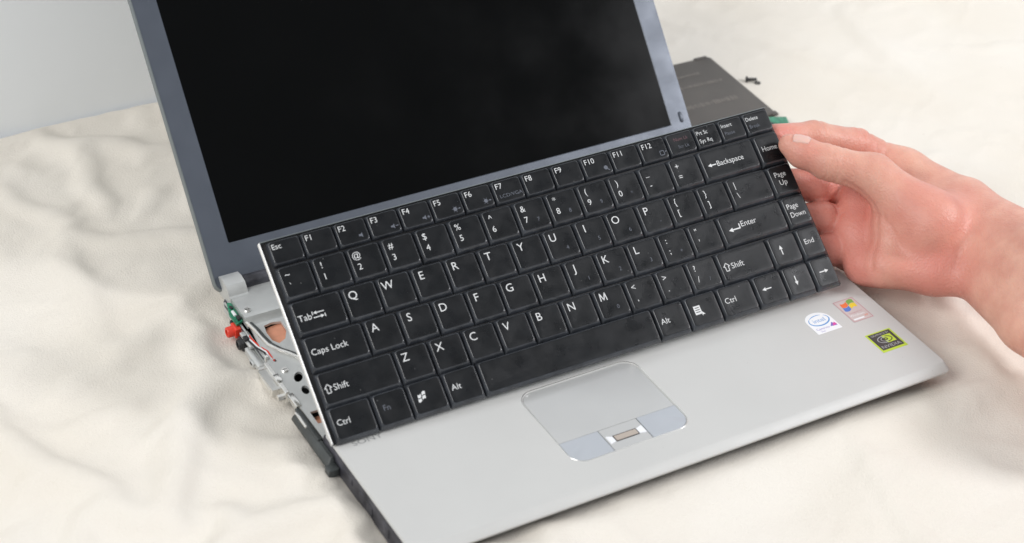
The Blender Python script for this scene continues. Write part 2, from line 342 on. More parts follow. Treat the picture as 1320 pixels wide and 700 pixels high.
# palm rest shell: flat top with the touchpad opening, rolled front lip
pad_loop = rrect(98.2, 22.6, 167.2, 81.4, 8.5, PT, 7)
pr = LB()
def shell(il, ir, ifr, z, r=4): return rrect(il, ifr, 316 - ir, 99, r, z, 4)
S = [shell(0.7, 1.6, 5.8, PT, 2.2), shell(0.5, 1.2, 5.3, PT - 0.12, 2.4), shell(0.3, 0.3, 1.9, PT - 2.6, 2.8), shell(0.2, 0, 1.3, PT - 3.3, 3), shell(0.3, 0.3, 1.6, PT - 4.6, 3), shell(1.2, 1.4, 3.4, PT - 5.2, 3)]
pr.loft(S, cap0=False, cap1=False)
bm = bmesh.new(); ed = []
for lp in (S[0], pad_loop):
    vv = [bm.verts.new((p[0], p[1], PT)) for p in lp]; ed += [bm.edges.new((vv[i], vv[(i + 1) % len(vv)])) for i in range(len(vv))]
bmesh.ops.triangle_fill(bm, edges=ed, use_beauty=True); bm.verts.index_update()
pr.add([tuple(v.co) for v in bm.verts], [tuple(v.index for v in f.verts) for f in bm.faces]); bm.free()
n = len(pad_loop); pin = rrect(98.75, 23.15, 166.65, 80.85, 8.0, PT - 0.5, 7); pdn = rrect(98.75, 23.15, 166.65, 80.85, 8.0, PT - 1.6, 7)
pr.loft([pad_loop, pin, pdn], cap0=False, cap1=False)
LB().loft([rrect(97.9, 22.3, 167.5, 81.7, 8.8, PT + .02, 7), rrect(98.0, 22.4, 167.4, 81.6, 8.7, PT + .12, 7), rrect(98.3, 22.7, 167.1, 81.3, 8.4, PT + .08, 7), rrect(98.4, 22.8, 167.0, 81.2, 8.3, PT - .3, 7)], cap0=False, cap1=False).build('touchpad_rim', M['steel'], lap)
palm = pr.build('palm_rest', M['silver'], lap, angle=50)
# touchpad, buttons, fingerprint reader
def clip_rr(x0, y0, x1, y1, z, R=8.0):                                # pad pieces share the outer rounded outline
    full = rrect(98.85, 23.25, 166.55, 80.75, R, z, 7); out = []
    bm = bmesh.new(); f = bm.faces.new([bm.verts.new(p) for p in full])
    for co, no in (((x0, 0, 0), (-1, 0, 0)), ((x1, 0, 0), (1, 0, 0)), ((0, y0, 0), (0, -1, 0)), ((0, y1, 0), (0, 1, 0))):
        bmesh.ops.bisect_plane(bm, geom=bm.verts[:] + bm.edges[:] + bm.faces[:], plane_co=co, plane_no=no, clear_outer=True)
    f = bm.faces[:][0]; out = [tuple(v.co) for v in f.verts]; bm.free(); return out
def slab(loop, z0, z1, b=0.12):
    c = sum((Vector(p) for p in loop), Vector()) / len(loop)
    def sh(z, k): return [(p[0] + (c.x - p[0]) * k / max(1, abs(c.x - p[0])) if True else 0, p[1] + (c.y - p[1]) * k / max(1, abs(c.y - p[1])), z) for p in loop]
    return [sh(z0, 0), sh(z1 - b, 0), sh(z1, b)]
LB().loft(slab(clip_rr(90, 39.9, 180, 90, 0), PT - 2.2, PT - 0.45)).build('touchpad', M['pad'], lap)
LB().loft(slab(clip_rr(90, 10, 120.9, 39.6, 0), PT - 2.2, PT - 0.30)).build('touchpad_button', M['button'], lap)
LB().loft(slab(clip_rr(143.7, 10, 180, 39.6, 0), PT - 2.2, PT - 0.30)).build('touchpad_button', M['button'], lap)
fr = LB().loft(slab(clip_rr(121.3, 10, 143.3, 39.6, 0), PT - 2.2, PT - 0.38)).build('fingerprint_reader', M['pad'], lap)
q = LB(); poly(q, [(121.8, 33.8), (121.8, 28.0), (125.4, 28.9), (125.4, 32.9)], PT - 0.33); q.loft([[(121.8, 33.8, PT - .34), (121.8, 28, PT - .34), (125.4, 28.9, PT - .34), (125.4, 32.9, PT - .34)], [(122.0, 33.6, PT + .2), (122.0, 28.2, PT + .2), (125.2, 29.0, PT - .3), (125.2, 32.8, PT - .3)]])
q.build('guide', M['stwhite'], fr)
q = LB(); q.loft([[(142.8, 33.8, PT - .34), (139.2, 32.9, PT - .34), (139.2, 28.9, PT - .34), (142.8, 28, PT - .34)], [(142.6, 33.6, PT + .2), (139.4, 32.8, PT - .3), (139.4, 29.0, PT - .3), (142.6, 28.2, PT + .2)]]); q.build('guide', M['stwhite'], fr)
q = LB(); q.loft([rrect(125.5, 28.6, 139.1, 33.2, .3, PT - .36, 2), rrect(125.5, 28.6, 139.1, 33.2, .3, PT - .25, 2)]); q.build('sensor_surround', M['chip'], fr)
q = LB(); q.loft([rrect(126.0, 29.1, 138.6, 32.7, .3, PT - .26, 2), rrect(126.0, 29.1, 138.6, 32.7, .3, PT - .15, 2)]); q.build('sensor', M['fpgold'], fr)
# black left side trim and the loose card slot door
q = LB(); q.loft([rrect(0.0, 8, 3.0, 99, .5, 13.5, 2), rrect(-0.1, 7, 3.2, 99, .5, 17.0, 2), rrect(-0.3, 7, 3.2, 99, .5, 24.6, 2), rrect(0.1, 7, 3.0, 99, .5, 25.6, 2)])
for y in (15, 27, 44, 49, 66, 73): q.box(-.75 + random.uniform(0, .3), 0.2, y, y + random.uniform(2, 11), 16.6 + random.uniform(0, 4), 22 + random.uniform(0, 2.5), .25)
q.build('side_trim', M['case'], lap)
q = LB(); q.loft([rrect(-4.4, 84, -0.6, 126, .8, 15.5, 2), rrect(-5.0, 83, -0.6, 127, .8, 17, 2), rrect(-4.6, 84, -0.6, 126, .8, 19.5, 2), rrect(-2.4, 86, -0.6, 125, .6, 22.0, 2)])
q.box(-6.4, -0.5, 79.5, 84.5, 14.6, 19.8, .6); q.box(-2.8, -0.4, 100, 127, 20.4, 23.0, .4)
dr = q.build('card_slot_door', M['trim'], lap)
q = LB(); q.box(-3.8, -1.0, 112, 125, 20.9, 22.6, .4); q.build('slot_spring', M['steel'], dr)
# chassis tray
def blob(pts, z=0): return [(x, y, z) for x, y in pts]
cop = blob([(11.4, 197.5), (16, 198.5), (21.0, 197.2), (20.6, 189), (17, 182.5), (12.6, 180.2), (10.3, 184), (10.2, 191)])
hs = [circ(9.8, 150.2, 2.3, 4.2, 0, 14, -.5), circ(8.6, 139, 2.0, 3.6, 0, 14, -.2), circ(11.5, 131.4, 1.7, 2.6, 0, 12), rrect(3.2, 112.0, 14.5, 122, .6, 0, 2), circ(5.4, 106, .9, 1.5, 0, 10), circ(4.6, 168, .9, 1.3, 0, 10)]
outer = [(0.6, 99.5, 0), (315.4, 99.5, 0), (315.4, 200.5, 0), (4.6, 200.5, 0), (3.6, 192, 0), (2.0, 180, 0), (0.4, 166, 0), (0.2, 140, 0)]
big = [rrect(40, 112, 150, 190, 4, 0, 3), rrect(170, 112, 290, 165, 4, 0, 3), rrect(180, 174, 250, 194, 3, 0, 3)]
q = LB(); plate_holes(q, outer, [cop] + hs + big, 20.6, 22.0)
ch = q.build('chassis_tray', M['metal'], lap, angle=30)
q = LB(); q.box(3, 313, 101, 230, 12.5, 14.5, .5); q.build('inner_floor', M['blackmetal'], lap)
LB().box(44, 148, 116, 188, 15.5, 17.0, .2).build('circuit_board', M['pcb'], lap)
LB().box(70, 100, 140, 170, 17.1, 19, .3).build('processor', M['chip'], lap)
LB().box(174, 286, 115, 162, 15.0, 19.8, .6).build('disk_drive', M['metal'], lap)
q = LB()
q.loft([[(10, 179, 16), (22, 179, 16), (22, 199, 16), (10, 199, 16)], [(11, 180, 19.2), (21, 180, 20.0), (21, 198, 20.4), (11, 198, 19.4)]]); q.build('heat_pipe', M['copper'], lap)
# raised rear shelf with rolled front step
prof = [(232, 20.5), (232, 25.2), (230, 25.8), (206, 25.8), (204, 25.4), (202.8, 24), (201.6, 22.4), (200.6, 21.9), (200.6, 20.5)]
q = LB(); q.loft([[(x, y, z) for y, z in prof] for x in (3.4, 4.0, 312, 312.6)]); q.build('rear_shelf', M['metal'], lap, angle=35)
# curved cable wall pressed into the tray
q = LB(); path = [(3.9, 203), (5.2, 195), (5.6, 188), (6.5, 180.5), (9.5, 174), (13.2, 169), (16.5, 163), (21, 157), (27, 152)]
q.tube([(x, y, 22.9) for x, y in path], [1.0] * 9, 8); q.build('pressed_rib', M['steel'], lap)
q = LB(); q.tube([(x + 1.9, y + .3, 22.5) for x, y in path], [.75] * 9, 8); q.build('antenna_cable', M['trim'], lap)
# left wall of the chassis with connector brackets
q = LB(); q.box(0.9, 2.2, 100, 228, 14.6, 20.5, .2); q.build('chassis_wall', M['metal'], lap)
q = LB(); q.box(-3.2, 0.8, 172, 190, 13.4, 18.0, .8); q.box(-4.4, -3.0, 176, 181, 14.2, 16.8, .3); q.box(-1.6, 3, 186, 200, 18.2, 20.4, .5); q.box(-2.4, .8, 165, 171.5, 13.6, 16.2, .5)
q.build('port_bracket', M['metal'], lap)
q = LB(); q.box(-4.6, -4.3, 177.2, 179.8, 15, 16.2, .1); q.build('port_slot', M['chip'], lap)
for x, y, z in ((7, 209, 25.8), (5.6, 158, 22), (6.2, 103.5, 22), (24, 176, 22), (17.5, 128, 22), (30, 212, 25.8)):
    rg = lambda r, dz: circ(x, y, r, r, z + dz, 14)
    scw = LB().loft([rg(2.0, 0), rg(2.0, .5), rg(1.6, .9)]).build('chassis_screw', M['steel'], lap)
    b = LB(); b.box(x - 1.1, x + 1.1, y - .2, y + .2, z + .85, z + .95, .02); b.build('screw_slot', M['chip'], scw)
for k, (mt, dx) in enumerate((('chip', 0), ('stwhite', 1.1), ('red', 2.0))):
    q = LB(); q.tube([(1.6 + dx * .5, 199 - k, 19.5), (-.6 + dx, 192, 20.6 + k * .3), (.4 + dx, 183, 21.4), (2.2 + dx, 176, 22.3), (2.4 + dx, 168, 21.4)], [.45] * 5, 6); q.build('wire', M[mt], lap)
q = LB(); q.box(-2.0, 1.0, 150, 156, 22.6, 23.2, .1); q.box(-1.4, 1.6, 128, 139, 20.5, 22.9, .3); q.box(.4, 2.4, 170, 173, 20, 23.6, .3); q.build('spring_clip', M['steel'], lap)
LB().box(3.4, 13.9, 112.4, 121.6, 15.0, 18.4, .4).build('connector', M['copper'], lap)
q = LB(); q.box(-2.2, 0.4, 191, 194.5, 19.8, 21.8, .3); q.box(-1.8, .2, 210, 213, 17.4, 19.6, .3); q.build('connector', M['chip'], lap)
# video port
v = LB(); v.loft([[(-6.4, 147, 16.2), (-6.4, 163.5, 15.6), (-6.4, 164.6, 21.0), (-6.4, 146, 21.6)], [(-0.2, 147, 16.2), (-0.2, 163.5, 15.6), (-0.2, 164.6, 21.0), (-0.2, 146, 21.6)]])
v.box(-1.6, 0.6, 140.5, 168, 15.2, 22.4, .3)
vp = v.build('video_port', M['steel'], lap, angle=25)
for y in (142.4, 167): 
    b = LB(); b.loft([[(x, y + 1.9 * math.cos(a), 18.6 + 1.9 * math.sin(a)) for a in [k * math.pi / 3 for k in range(6)]] for x in (-1.6, -5.2)]); b.build('hex_nut', M['steel'], vp)
LB().box(-6.6, -6.3, 149, 162.5, 17, 20.2, .3).build('socket_face', M['steel'], vp)
# audio jacks
def jack(y, z, m, x0=-6.2):
    j = LB(); ring = lambda x, r: [(x, y + r * math.cos(a), z + r * math.sin(a)) for a in [k * math.pi / 8 for k in range(16)]]
    j.loft([ring(0.8, 3.0), ring(x0 + .6, 3.0), ring(x0, 2.6), ring(x0, 1.7), ring(x0 + 3, 1.6)]); j.box(-2.6, 1.2, y - 3.6, y + 3.6, z - 3.2, z + 3.2, .6)
    return j.build('audio_jack', m, lap)
jack(206.6, 17.0, M['red']); jack(196.8, 14.9, M['chip'], -4.2)
q = LB(); q.loft([[(-1.2, 204.5, 21.0), (2.9, 206, 21.2), (3.1, 222.5, 21.8), (1.2, 223.5, 21.8), (-1.4, 214, 21.2)], [(-1.2, 204.5, 22.3), (2.9, 206, 22.5), (3.1, 222.5, 23.1), (1.2, 223.5, 23.1), (-1.4, 214, 22.5)]])
bd = q.build('audio_board', M['pcb'], lap)
LB().box(.2, 1.7, 211, 215.5, 22.4, 23.6, .2).build('capacitor', M['stwhite'], bd); LB().box(.6, 2.4, 206.6, 209.6, 22.4, 24.2, .2).build('chip', M['chip'], bd); LB().box(.9, 2.3, 217, 219.6, 22.6, 23.8, .2).build('chip', M['chip'], bd)

# lid: written in its own plane (x, height along the lid, towards the viewer), tilted back
SA = 0.712
lid = bpy.data.objects.new('lid', None); C.objects.link(lid); lid.parent = lap; lid.empty_display_size = .02
lid.matrix_local = Matrix.Translation((Vector((0, 233.3, 23.4)) - LO) * MM) @ Euler((math.pi / 2 - SA, 0, 0)).to_matrix().to_4x4()
# local axes after the rotation: x right, y up the lid, z out of the screen
lidm = MB(); LH = 222
q = MB(); RL = lambda i, z: rrect(i, i, 316 - i, LH - i, 5, z, 4)
q.loft([RL(2.5, -7.2), RL(.6, -6.6), RL(0, -5), RL(0, -1.2), RL(.35, -.6), RL(.8, -.5)]); q.build('lid_shell', M['lidedge'], lid)
lcd0, lcd1, lcdb, lcdt = 13.8, 302.3, 24.36, 204.6
q = MB(); o1 = rrect(0.7, 0.7, 315.3, LH - .7, 4.6, 0, 4); h1 = rrect(lcd0, lcdb, lcd1, lcdt, .8, 0, 3)
plate_holes(q, o1, [h1], -.49, 0.0)
h2 = rrect(lcd0 + .9, lcdb + .9, lcd1 - .9, lcdt - .9, .6, -1.0, 3); q.loft([[(a[0], a[1], 0) for a in h1], h2], cap0=False, cap1=False)
bz = q.build('screen_bezel', M['bezel'], lid, angle=30)
MB().box(lcd0 + .3, lcd1 - .3, lcdb + .3, lcdt - .3, -.48, -.42, .01).build('display_panel', M['lcd'], lid, smooth=False)
for (x, y) in ((4.6, 214), (311.5, 214), (309.8, 28)):
    MB().loft([rrect(x - 1.1, y - 3.4, x + 1.1, y + 3.4, 1.1, 0, 4), rrect(x - 1.1, y - 3.4, x + 1.1, y + 3.4, 1.1, .35, 4), rrect(x - .7, y - 3, x + .7, y + 3, .7, .6, 4)]).build('rubber_bumper', M['bezel'], lid)
for x0 in (3.0, 300):                                                 # hinge brackets
    q = LB(); k = [(240, 19), (240.5, 27), (238, 30.5), (233, 31.4), (228, 30.6), (225.6, 28.0), (224.2, 25.9), (222, 25.9), (222, 20)]
    q.loft([[(x, y, z) for y, z in k] for x in (x0, x0 + .5, x0 + 10.4, x0 + 11)]); q.build('hinge_cover', M['metal'], lap, angle=35)
q = LB(); ring = lambda x, r: [(x, 232.2 + r * math.cos(a), 26.6 + r * math.sin(a)) for a in [k * math.pi / 10 for k in range(20)]]
q.loft([ring(14.4, 3.4), ring(14.8, 4.2), ring(299, 4.2), ring(299.6, 3.4)]); q.build('hinge_barrel', M['case'], lap)

# ------------------------------------------------------------------ text used anywhere
U = 18.93
F_ = ['Esc'] + ['F%d' % i for i in range(1, 13)] + ['num', 'prt', 'ins', 'del']
rows = []
fx = [0.04 + 0.94 * i for i in range(14)] + [14.03, 14.87]; fx = fx[:13] + [12.24, 13.18, 14.03, 14.88, 15.80]
for i, k in enumerate(F_): rows.append((k, fx[i], -0.74, fx[i + 1] - fx[i], 0.72))
def row(keys, x, v):
    for k, wd in keys: rows.append((k, x, v, wd, 1.0)); x += wd
row([('`', .97)] + [(c, 1) for c in '1234567890-='] + [('Backspace', 1.92), ('Home', .91)], .03, 0)
row([('Tab', 1.47)] + [(c, 1) for c in 'QWERTYUIOP[]'] + [('\\', 1.43), ('PgUp', .87)], .03, 1)
row([('Caps', 1.72)] + [(c, 1) for c in "ASDFGHJKL;'"] + [('Enter', 2.2), ('PgDn', .85)], .03, 2)
row([('LShift', 2.22)] + [(c, 1) for c in 'ZXCVBNM,./'] + [('RShift', 1.74), ('Up', 1.0), ('End', .81)], .03, 3)
row([('LCtrl', 1.24), ('Fn', 1.0), ('Win', 1.04), ('LAlt', 1.04), ('Space', 5.42), ('RAlt', 1.03), ('Menu', 1.07), ('RCtrl', 1.2), ('Left', 1.0), ('Down', .95), ('Right', .82)], .0, 3.96)
SHIFT = dict(zip('1234567890-=`[];\',./\\', '!@#$%^&*()_+~{}:"<>?|'))
NUM = dict(zip('7890UIOPJKL;M./', ['7', '8', '9', '*', '4', '5', '6', '-', '1', '2', '3', '+', '0', '.', '/']))
WORDS = ['Esc', 'Tab', 'Caps Lock', 'Shift', 'Ctrl', 'Alt', 'Backspace', 'Enter', 'Home', 'Page', 'Up', 'Down', 'End', 'Prt Sc', 'Sys Rq', 'Insert', 'Delete', 'Num Lk', 'Scr Lk', 'Pause', 'Break', 'Fn', 'LCD/VGA',
         'SONY', 'intel', 'Centrino', 'Duo', 'inside', 'GRAPHICS BY', 'NVIDIA', 'Designed for', 'Windows', 'XP'] + ['F%d' % i for i in range(1, 13)]
glyphs(sorted(set(WORDS + list('ABCDEFGHIJKLMNOPQRSTUVWXYZ1234567890-=`[];\',./\\!@#$%^&*()_+~{}:"<>?|'))))

GL['M'] = stroke_glyph([((.05, 0), (.11, .70)), ((.11, .68), (.345, .05)), ((.345, .05), (.58, .68)), ((.58, .70), (.64, 0))], .088)
# maker's lettering on the palm rest, half covered by the keyboard's front edge
q = LB(); put_text(q, 'SONY', 16.6, 84.4, 3.4, PT + .06, sx=1.25); q.build('lettering', M['logo'], lap)

# stickers
def sticker(loop, base, name='sticker'):
    s = LB(); s.loft([[(p[0], p[1], PT + .02) for p in loop], [(p[0], p[1], PT + .14) for p in loop]]); return s.build(name, base, lap)
ZS = PT + .17
arch = [(268.2, 53.8), (284.0, 53.8)] + [(276.1 + 7.9 * math.cos(a), 64.3 + 6.6 * math.sin(a)) for a in [k * math.pi / 12 for k in range(13)]]
s = sticker(arch, M['stwhite']); s['label'] = 'white round-topped processor sticker'
q = LB()
def oval(mb, cx, cy, rx, ry, wd, z, mi, a0, a1, rot=.12, n=28, taper=True):
    A = [a0 + (a1 - a0) * k / n for k in range(n + 1)]
    P = lambda a, r: (cx + (rx + r) * math.cos(a) * math.cos(rot) - (ry + r) * math.sin(a) * math.sin(rot), cy + (rx + r) * math.cos(a) * math.sin(rot) + (ry + r) * math.sin(a) * math.cos(rot), z)
    vs = []; 
    for k, a in enumerate(A):
        ww = wd * (0.35 + 0.65 * math.sin(math.pi * k / n)) if taper else wd
        vs += [P(a, -ww / 2), P(a, ww / 2)]
    mb.add(vs, [(2 * k, 2 * k + 1, 2 * k + 3, 2 * k + 2) for k in range(n)], mi)
oval(q, 276.1, 64.2, 6.4, 4.2, .9, ZS, 0, -3.9, .6); oval(q, 276.1, 64.2, 6.3, 4.1, .55, ZS, 0, .9, 2.3)
put_text(q, 'intel', 276.0, 64.3, 3.2, ZS, 0); put_text(q, 'Centrino', 273.8, 57.5, 1.7, ZS, 1, sx=.95); put_text(q, 'Duo', 272.5, 55.3, 1.1, ZS, 1)
poly(q, [(278.6, 57.2), (283.0, 56.5), (281.2, 60.2)], ZS, 1); poly(q, [(280.2, 56.6), (283.2, 57.6), (282.6, 59.6), (281.0, 58.6)], ZS + .02, 2)
q.build('print', [M['stblue'], M['stpurple'], M['stpink']], s)
s = sticker([(292.2, 54.0), (305.6, 54.0), (305.6, 73.6), (292.2, 73.6)], M['stclear']); s['label'] = 'pinkish foil sticker with four-colour flag'
q = LB(); x0, x1, y0, y1 = 292.6, 305.2, 54.4, 73.2
for a in ((x0, y0, x1, y0), (x1, y0, x1, y1), (x1, y1, x0, y1), (x0, y1, x0, y0)): bar(q, *a, .35, ZS, 0)
def flag(mb, cx, cy, w_, h_, z, mis, gap=.25, sk=.18):
    for ix in (0, 1):
        for iy in (0, 1):
            a = cx + (ix - 1) * w_ / 2 + gap / 2; b = a + w_ / 2 - gap; c = cy + (iy - 1) * h_ / 2 + gap / 2; d = c + h_ / 2 - gap; P = []
            for t in (0, .33, .66, 1): P.append((a + (b - a) * t, c + h_ * sk * math.sin((a + (b - a) * t - cx) / w_ * 5.5)))
            for t in (1, .66, .33, 0): P.append((a + (b - a) * t, d + h_ * sk * math.sin((a + (b - a) * t - cx) / w_ * 5.5)))
            P = [(x + (y - cy) * .15, y) for x, y in P]
            mb.add([(x, y, z) for x, y in P], [(k, k + 1, 6 - k, 7 - k) for k in range(3)], mis[ix * 2 + iy])
flag(q, 299, 68.0, 9.2, 7.0, ZS, (4, 1, 3, 2))
put_text(q, 'Designed for', 298.9, 61.6, 1.15, ZS, 0); put_text(q, 'Windows', 298.2, 59.3, 1.7, ZS, 5); put_text(q, 'XP', 302.6, 57.0, 1.5, ZS, 1); bar(q, 293.6, 56.0, 300.5, 56.0, 1.2, ZS, 5)
q.build('print', [M['stredline'], M['storange'], M['stgreen'], M['styellow'], M['stflagblue'], M['stwhite']], s)
s = sticker([(289.8, 25.8), (306.2, 25.8), (306.2, 42.0), (289.8, 42.0)], M['stlime']); s['label'] = 'charcoal graphics sticker with lime border'
q = LB(); poly(q, [(290.8, 27.4), (305.2, 27.4), (305.2, 41.2), (290.8, 41.2)], ZS, 0); Z2 = ZS + .03
put_text(q, 'GRAPHICS BY', 298, 39.7, 1.35, Z2, 1); put_text(q, 'NVIDIA', 298, 29.6, 2.3, Z2, 1, sx=1.15)
poly(q, [(297.6, 31.9), (303.4, 31.9), (303.4, 38.2), (297.6, 38.2)], Z2, 2)
oval(q, 297.8, 35.0, 4.4, 2.7, .45, Z2 + .03, 1, 1.5, 4.8, 0, taper=False); oval(q, 298.2, 35.0, 2.7, 1.7, .4, Z2 + .04, 1, 1.2, 5.1, 0, taper=False); oval(q, 298.6, 35.0, 3.6, 2.2, .6, Z2 + .05, 0, -1.6, 1.4, 0, taper=False); oval(q, 298.4, 35.0, 1.0, .7, .7, Z2 + .06, 0, 0, 6.28, 0, taper=False)
q.build('print', [M['stdark'], M['stgrey'], M['stlime'], M['stwhite']], s)

# ------------------------------------------------------------------ keyboard, lifted by its rear edge
kb = tag(empty('keyboard'), 'black keyboard module lifted out of the laptop, held at its right edge', 'keyboard')
KR = Matrix(((0.9994, 0.0092, -0.0326), (-0.0270, 0.7994, -0.6002), (0.0205, 0.6007, 0.7992)))
TOPZ = 3.6
kbo = Vector((3.06, 89.7, 26.67)) - KR @ Vector((0, 0, TOPZ - .3)) + Vector((-2.3, -5.1, 4.2))
kb.matrix_world = Matrix.Translation(kbo * MM) @ KR.to_4x4()
W0, W1, H1 = -0.09 * U, 15.85 * U, (4.92 + .77) * U
ky = lambda v: (4.92 - v) * U
MB().box(W0 - .5, W1 + .1, 0.3, H1 + .4, -1.3, -.5, .15).build('back_plate', M['metal'], kb)
MB().box(W0 + .1, W1, 0.35, H1, -.45, .4, .1).build('membrane', M['kbase'], kb)
MB().box(W0 - .55, W0 - .05, 0.5, H1 + .2, -.45, 2.1, .12).build('plate_flange', M['edge'], kb)
MB().box(W0 + .1, W1 - .2, H1 + .02, H1 + .45, -.45, 1.9, .12).build('plate_flange', M['lidedge'], kb)
keymesh = {}
def key_mesh(wd, ht, frow):
    k = (round(wd, 2), round(ht, 2))
    if k in keymesh: return keymesh[k]
    g = .28; w_, h_ = wd * U, ht * U; b = MB()
    def Lp(l, r, t, bt, rad, z): return rrect(l, -h_ + bt, w_ - r, -t, rad, z, 4)
    ts, bs, sd = (.5, .8, .7) if frow else (.7, 1.7, 1.0)
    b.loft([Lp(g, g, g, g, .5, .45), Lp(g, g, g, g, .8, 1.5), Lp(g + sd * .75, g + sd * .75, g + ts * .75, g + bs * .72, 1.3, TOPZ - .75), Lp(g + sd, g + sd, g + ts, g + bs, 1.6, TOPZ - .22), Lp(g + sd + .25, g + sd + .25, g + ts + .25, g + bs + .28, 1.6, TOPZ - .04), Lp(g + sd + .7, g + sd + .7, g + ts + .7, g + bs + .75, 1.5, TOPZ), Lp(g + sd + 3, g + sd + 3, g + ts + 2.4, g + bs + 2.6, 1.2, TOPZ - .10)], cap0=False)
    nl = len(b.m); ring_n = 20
    b.m = [1 if (n_ < 4 * ring_n) else 0 for n_ in range(nl)]  # outer rings up to the top rim take the painted highlight colour
    keymesh[k] = b; return b
def legend(k, wd, ht):
    b = MB(); z = TOPZ + .05; w_, h_ = wd * U, ht * U
    if k.startswith('F') and k[1:].isdigit():
        put_text(b, k, 2.3, -3.6, 3.0, z, 0, 'l')
        i = int(k[1:]); x, y = w_ - 4.6, -9.4
        if i in (2, 3, 4):
            poly(b, [(x - 1.6, y - .5), (x - .6, y - .5), (x + .4, y - 1.3), (x + .4, y + 1.3), (x - .6, y + .5), (x - 1.6, y + .5)], z, 1)
            if i > 2: bar(b, x + 1, y, x + 2.6, y, .4, z, 1)
            if i > 3: bar(b, x + 1.8, y - .8, x + 1.8, y + .8, .4, z + .01, 1)
        elif i in (5, 6):
            b.add(circ(x - .8, y, 1.1, 1.1, z, 12), [tuple(range(12))], 1); arrow(b, x + .6, y, x + 2.4, y, z, .35, 1.0, 1)
            for a in range(6): bar(b, x - .8 + 1.3 * math.cos(a), y + 1.3 * math.sin(a), x - .8 + 1.8 * math.cos(a), y + 1.8 * math.sin(a), .25, z, 1)
        elif i == 7: put_text(b, 'LCD/VGA', w_ / 2 + .6, -9.3, 1.9, z, 1, sx=1.15)
        elif i == 10:
            b.add(circ(x, y + .3, 1.2, 1.2, z, 12), [tuple(range(12))], 1); bar(b, x + .8, y - .6, x + 1.8, y - 1.6, .5, z, 1)
        elif i == 12:
            for p in ((-1.2, -1.2, 1.2, -1.2), (-1.2, 1.2, 1.2, 1.2), (-1.2, -1.2, -1.2, 1.2), (1.2, -1.2, 1.2, 1.2)): bar(b, x + p[0], y + p[1], x + p[2], y + p[3], .4, z, 1)
            bar(b, x + 2, y, x + 3, y + 1, .4, z, 1)
    elif k == 'Esc': put_text(b, 'Esc', 2.1, -3.6, 2.8, z, 0, 'l')
    elif k == 'num': put_text(b, 'Num Lk', w_ / 2 + .4, -4.3, 1.9, z, 2); put_text(b, 'Scr Lk', w_ / 2 + .6, -8.6, 1.9, z, 1)
    elif k == 'prt': put_text(b, 'Prt Sc', 1.7, -4.2, 2.3, z, 0, 'l', sx=.92); put_text(b, 'Sys Rq', 2.0, -8.9, 2.3, z, 0, 'l', sx=.92)
    elif k == 'ins': put_text(b, 'Insert', 1.8, -3.9, 2.2, z, 0, 'l', sx=.95); put_text(b, 'Pause', 2.4, -8.4, 2.1, z, 1, 'l', sx=.95)
    elif k == 'del': put_text(b, 'Delete', 1.8, -3.9, 2.2, z, 0, 'l', sx=.95); put_text(b, 'Break', 2.6, -8.4, 2.1, z, 1, 'l', sx=.95)
    elif len(k) == 1 and k.isalpha():
        put_text(b, k, 5.4, -5.2, 4.3, z)
    elif len(k) == 1:
        big = k in '-=,./;\'`[]\\'
        put_text(b, SHIFT[k], 4.9, -4.9 if k != '-' else -4.3, 3.4, z); put_text(b, k, 4.9, -11.0, 3.3, z)
    elif k == 'Tab':
        wd_ = put_text(b, 'Tab', 2.4, -9.6, 3.3, z, 0, 'l'); x = 2.4 + wd_ + .8
        arrow(b, x + 6.2, -8.6, x + .5, -8.6, z, .45, 1.7); bar(b, x, -9.4, x, -7.7, .45, z); arrow(b, x, -10.9, x + 5.7, -10.9, z, .45, 1.7); bar(b, x + 6.2, -11.7, x + 6.2, -10.0, .45, z)
    elif k == 'Caps': put_text(b, 'Caps Lock', 2.8, -8.6, 3.2, z, 0, 'l')
    elif k in ('LShift', 'RShift'):
        x, y = 4.6, -9.3; o = [(0, 2.3), (-1.9, .3), (-.95, .3), (-.95, -2.2), (.95, -2.2), (.95, .3), (1.9, .3)]
        for i in range(7): bar(b, x + o[i][0], y + o[i][1], x + o[(i + 1) % 7][0], y + o[(i + 1) % 7][1], .42, z)
        put_text(b, 'Shift', 7.4, -9.3, 3.2, z, 0, 'l')
    elif k in ('LCtrl', 'RCtrl'): put_text(b, 'Ctrl', 3.2, -8.6, 3.1, z, 0, 'l')
    elif k in ('LAlt', 'RAlt'): put_text(b, 'Alt', 3.0, -8.8, 3.1, z, 0, 'l')
    elif k == 'Fn': put_text(b, 'Fn', 6.4, -8.4, 3.0, z, 1)
    elif k == 'Win': flag(b, 6.4, -8.6, 4.6, 4.2, z, (0, 0, 0, 0), .5)
    elif k == 'Menu':
        poly(b, [(4.2, -6.2), (8.2, -6.2), (8.2, -11), (4.2, -11)], z)
        for j in range(3): bar(b, 4.9, -7.3 - j * 1.2, 7.5, -7.3 - j * 1.2, .4, z + .02, 3)
        poly(b, [(8.0, -9.4), (9.8, -11.6), (8.6, -11.5), (8.0, -12.2)], z)
    elif k == 'Backspace': arrow(b, 9.2, -9.6, 4.0, -9.6, z, .6, 2.2); put_text(b, 'Backspace', 9.8, -9.4, 3.1, z, 0, 'l', sx=.95)
    elif k == 'Enter':
